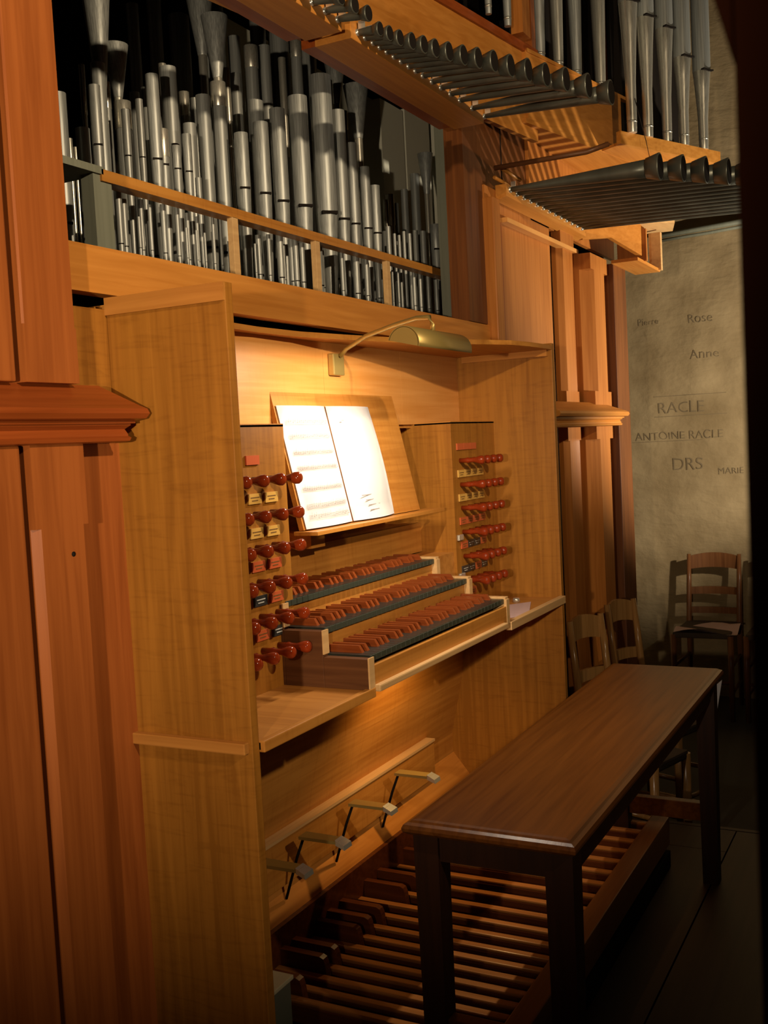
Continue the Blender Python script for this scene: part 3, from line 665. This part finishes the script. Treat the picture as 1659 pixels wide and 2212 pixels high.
lo.rotation_euler = (math.radians(24), 0, 0)
# small lamp under the key bed that lights the pedals
ul = thing('pedal_lamp', 'small shaded lamp fixed under the keyboards above the pedals', 'lamp', (1.06, .12, -.37))
MB().box(.99, 1.13, .085, .09, -.392, -.370).build('shade', blk_w, ul); MB().box(.99, 1.13, .15, .155, -.392, -.370).build('shade', blk_w, ul)
MB().box(.985, .99, .085, .155, -.392, -.370).build('shade_end', blk_w, ul); MB().box(1.13, 1.135, .085, .155, -.392, -.370).build('shade_end', blk_w, ul)
lamp('pedal_lamp_light', 'SPOT', (1.06, .12, -.374), (1.12, .26, -.75), 7.5, (1, .60, .22), .012, 128, .8)
# ------------------------------------------------------------------ pedals
pb = thing('pedalboard', 'dark wooden organ pedalboard with long slats and raised sharps', 'pedalboard', (.9, .05, G0))
nx = [.375, .422, .471, .519, .566, .618, .670, .724, .785, .845, .914, .986, 1.06, 1.139, 1.213, 1.290, 1.365, 1.440, 1.515, 1.585]
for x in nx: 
    pk = MB().box(x-.0105, x+.0105, -.235, .335, -1.055, -1.015, bev=.003).build('pedal_key', ped_d, pb)  # body coloured dark so its sides look unlit
    MB().box(x-.010, x+.010, -.234, .334, -1.016, -1.008, bev=.003).build('lit_key_top', ped_lit, pk)  # lamplight on the pedal top, painted as a lighter strip of the same slat
for i in range(len(nx)-1):
    if (i % 7) in (4, 1): continue
    x = (nx[i]+nx[i+1])/2
    MB().prism([(x-.009, .345, -.975), (x-.009, .205, -.975), (x-.009, .196, -.979), (x-.009, .192, -.99), (x-.009, .182, -1.06), (x-.009, .345, -1.06)], (.018, 0, 0)).build('sharp_pedal', ped_d, pb)
MB().box(.25, 1.63, -.285, -.235, -1.08, -1.0, bev=.003).build('front_rail', rail_d, pb)
MB().box(.25, 1.63, -.285, .33, -1.148, -1.10).build('base_board', dark, pb)
MB().box(.25, .275, -.235, .33, -1.12, -1.03).build('side_rail', ped_d, pb)
MB().box(1.605, 1.63, -.235, .30, -1.12, -1.03).build('side_rail', ped_d, pb)
MB().box(.30, 1.60, .33, .345, -1.10, -1.0).build('back_rail', ped_d, pb)
bxo = thing('metal_box', 'small grey-green metal box with cream lid beside the pedals', 'box', (.28, .245, G0))
MB().box(.205, .352, .192, .30, G0, -.957, bev=.002).build('body', grey_box, bxo)
MB().box(.200, .357, .187, .302, -.957, -.948, bev=.002).build('lid', cream, bxo)
# ------------------------------------------------------------------ bench
be = thing('organ_bench', 'long dark polished wooden organ bench in front of the console', 'bench', (.93, -.29, G0))
b = MB(); bx0, bx1, by0, by1 = .247, 1.619, -.452, -.133
prof = [(.022, -.553), (.014, -.554), (.010, -.557), (.003, -.560), (0, -.566), (.001, -.572), (.008, -.578), (.016, -.580)]
rings = [[b.bm.verts.new(p) for p in ((bx0+d, by0+d, z), (bx1-d, by0+d, z), (bx1-d, by1-d, z), (bx0+d, by1-d, z))] for d, z in prof]
b.bm.faces.new(rings[0]); b.bm.faces.new(rings[-1][::-1])
for A, B in zip(rings, rings[1:]):
    for i in range(4): b.bm.faces.new((A[i], A[(i+1) % 4], B[(i+1) % 4], B[i]))
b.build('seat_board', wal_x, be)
LX = ((.275, .325), (1.545, 1.595)); LY = ((-.190, -.142), (-.437, -.387))
for xa, xb in LX:
    for ya, yb in LY:
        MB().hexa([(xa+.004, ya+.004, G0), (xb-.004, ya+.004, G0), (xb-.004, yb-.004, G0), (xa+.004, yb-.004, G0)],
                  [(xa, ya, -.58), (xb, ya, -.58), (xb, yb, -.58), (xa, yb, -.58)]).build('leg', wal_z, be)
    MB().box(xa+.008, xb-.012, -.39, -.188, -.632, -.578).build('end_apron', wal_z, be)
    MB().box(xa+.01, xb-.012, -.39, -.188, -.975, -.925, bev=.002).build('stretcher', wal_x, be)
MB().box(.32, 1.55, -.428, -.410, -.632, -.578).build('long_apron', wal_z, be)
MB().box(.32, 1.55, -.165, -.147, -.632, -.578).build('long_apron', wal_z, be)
# ------------------------------------------------------------------ chairs
def chair(loc, rz, w, h, m, label, rake=.05, D=.36):
    t = thing('church_chair', label, 'chair', (0, 0, 0), 'rush-seated wooden chairs beyond the bench')
    hw = w/2; sh = .45
    for s in (-1, 1):
        MB().tube([(s*hw, D/2, 0), (s*hw, D/2, sh), (s*hw, D/2+rake*.6, h*.8), (s*hw, D/2+rake, h)], [.013, .015, .014, .011], 8).build('back_post', m, t)
        MB().tube([(s*hw*1.08, -D/2, 0), (s*hw*1.08, -D/2, sh)], [.014, .016], 8).build('front_leg', m, t)
        for z in (.14, .28): MB().tube([(s*hw*1.08, -D/2, z), (s*hw, D/2, z)], .009, 6).build('side_stretcher', m, t)
    MB().tube([(-hw*1.08, -D/2, .2), (hw*1.08, -D/2, .2)], .009, 6).build('front_stretcher', m, t)
    b = MB(); b.box(-hw*1.1, hw*1.1, -D/2-.01, D/2+.005, sh-.018, sh+.012, bev=.008); b.build('seat', rush, t)
    def slat(z0, z1, arch, y, name='back_slat'):
        b = MB(); n = 8; f, k = [], []
        for i in range(n+1):
            u = -1+2*i/n; x = u*hw; yy = y+.018*(1-u*u); zt = z1+arch*(1-u*u)
            zb = z0+arch*.55*(1-u*u)
            f.append([b.bm.verts.new(p) for p in ((x, yy, zb), (x, yy+.010, zb), (x, yy+.010, zt), (x, yy, zt))])
        for A, B in zip(f, f[1:]):
            for i in range(4): b.bm.faces.new((A[i], A[(i+1) % 4], B[(i+1) % 4], B[i]))
        b.bm.faces.new(f[0]); b.bm.faces.new(f[-1][::-1]); b.build(name, m, t)
    slat(h-.085, h-.012, .02, D/2+rake*.9, 'crest_rail'); slat(h-.225, h-.185, .004, D/2+rake*.65); slat(h-.33, h-.295, .0, D/2+rake*.4)
    t.location = loc; t.rotation_euler[2] = rz
    return t
# two near chairs against the case, seen past the far end of the bench
chair((2.10, -.07, -1.42), math.radians(-17), .19, .90, chair_m, 'pale glossy chair back nearest the console, left of the near pair', D=.26)
chair((2.51, -.07, -1.42), math.radians(-20), .17, .89, chair_m, 'pale glossy chair back on the right of the near pair', D=.24)
chair((4.42, .12, -1.42), math.radians(-90), .27, .83, chair_d, 'dark wooden chair against the stone wall with a pink sheet on its seat')
chair((4.42, -.25, -1.42), math.radians(-90), .27, .83, chair_d, 'dark wooden chair against the stone wall, half hidden by the foreground post')
def sheet(name, pts, m, label, cat):
    b = MB(); b.bm.faces.new([b.bm.verts.new(p) for p in pts])
    bmesh.ops.solidify(b.bm, geom=b.bm.faces[:], thickness=.003); return tag(b.build(name, m, None), label, cat)
b = MB(); V = [[b.bm.verts.new((4.22+.22*i/6, .26-.32*j/6, -.955+.02*math.sin(i*.9+j*.7)+.012*(j == 6))) for j in range(7)] for i in range(7)]
for i in range(6):
    for j in range(6): f = b.bm.faces.new((V[i][j], V[i+1][j], V[i+1][j+1], V[i][j+1])); f.smooth = True
tag(b.build('pink_sheet', paper_r, None), 'pink curling sheet of paper lying on the dark chair seat', 'paper')
tag(MB().box(4.25, 4.42, -.34, -.17, -.955, -.945).build('folded_paper', paper_r, None), 'pale folded paper on the seat of the half hidden dark chair', 'paper')
b = MB(); b.prism([(2.50, -.22, -.86), (2.52, -.285, -.80), (2.50, -.27, -.90), (2.48, -.245, -.99)], (.006, .0, 0))
tag(b.build('hanging_sheet', paper, None), 'white corner of cloth hanging behind the far end of the bench', 'cloth')
# ------------------------------------------------------------------ foreground post
PY = -.9405
fp = thing('timber_post', 'nearly black upright timber post close to the camera at the right', 'post', (-1.07, -.97, G0))
MB().box(-1.10, -1.04, -1.02, PY, G0, .9, bev=.002).build('shaft', post_m, fp)
MB().prism([(-1.1, PY, .204), (-1.1, PY, .40), (-1.1, PY+.02, .40), (-1.1, PY+.02, .27), (-1.1, PY+.004, .219)], (.04, 0, 0)).build('bracket', post_m, fp)
# carved writing
carved('Pierre', .525, .715, .05); carved('Rose', .24, .70, .07); carved('Anne', .23, .50, .075)
carved('RACLE', .425, .205, .09); carved('ANTOINE RACLE', .56, .055, .065); carved('DRS', .357, -.12, .10); carved('MARIE', .10, -.15, .05)
for yy, zz in ((.44, .30), (.44, .185), (.58, .045)):
    b = MB(); n = 12; L_ = []
    for q in range(n+1):
        y = yy-.40*q/n; d = .035*noise.noise((y*2, zz*2, 1.3))+.012*noise.noise((y*8, zz*8, 5))-.003; L_.append([b.bm.verts.new((4.75+d, y, zz+h)) for h in (0, .003)])
    for A, B in zip(L_, L_[1:]): b.bm.faces.new((A[0], B[0], B[1], A[1]))
    b.build('ruled_line', carve, wall_r, None)
# ------------------------------------------------------------------ lift everything so that the platform is z = 0
for o in list(bpy.data.objects):
    if '_o' in o: del o['_o']
    if o.parent is None: o.location.z += FZ
bpy.context.view_layer.update()
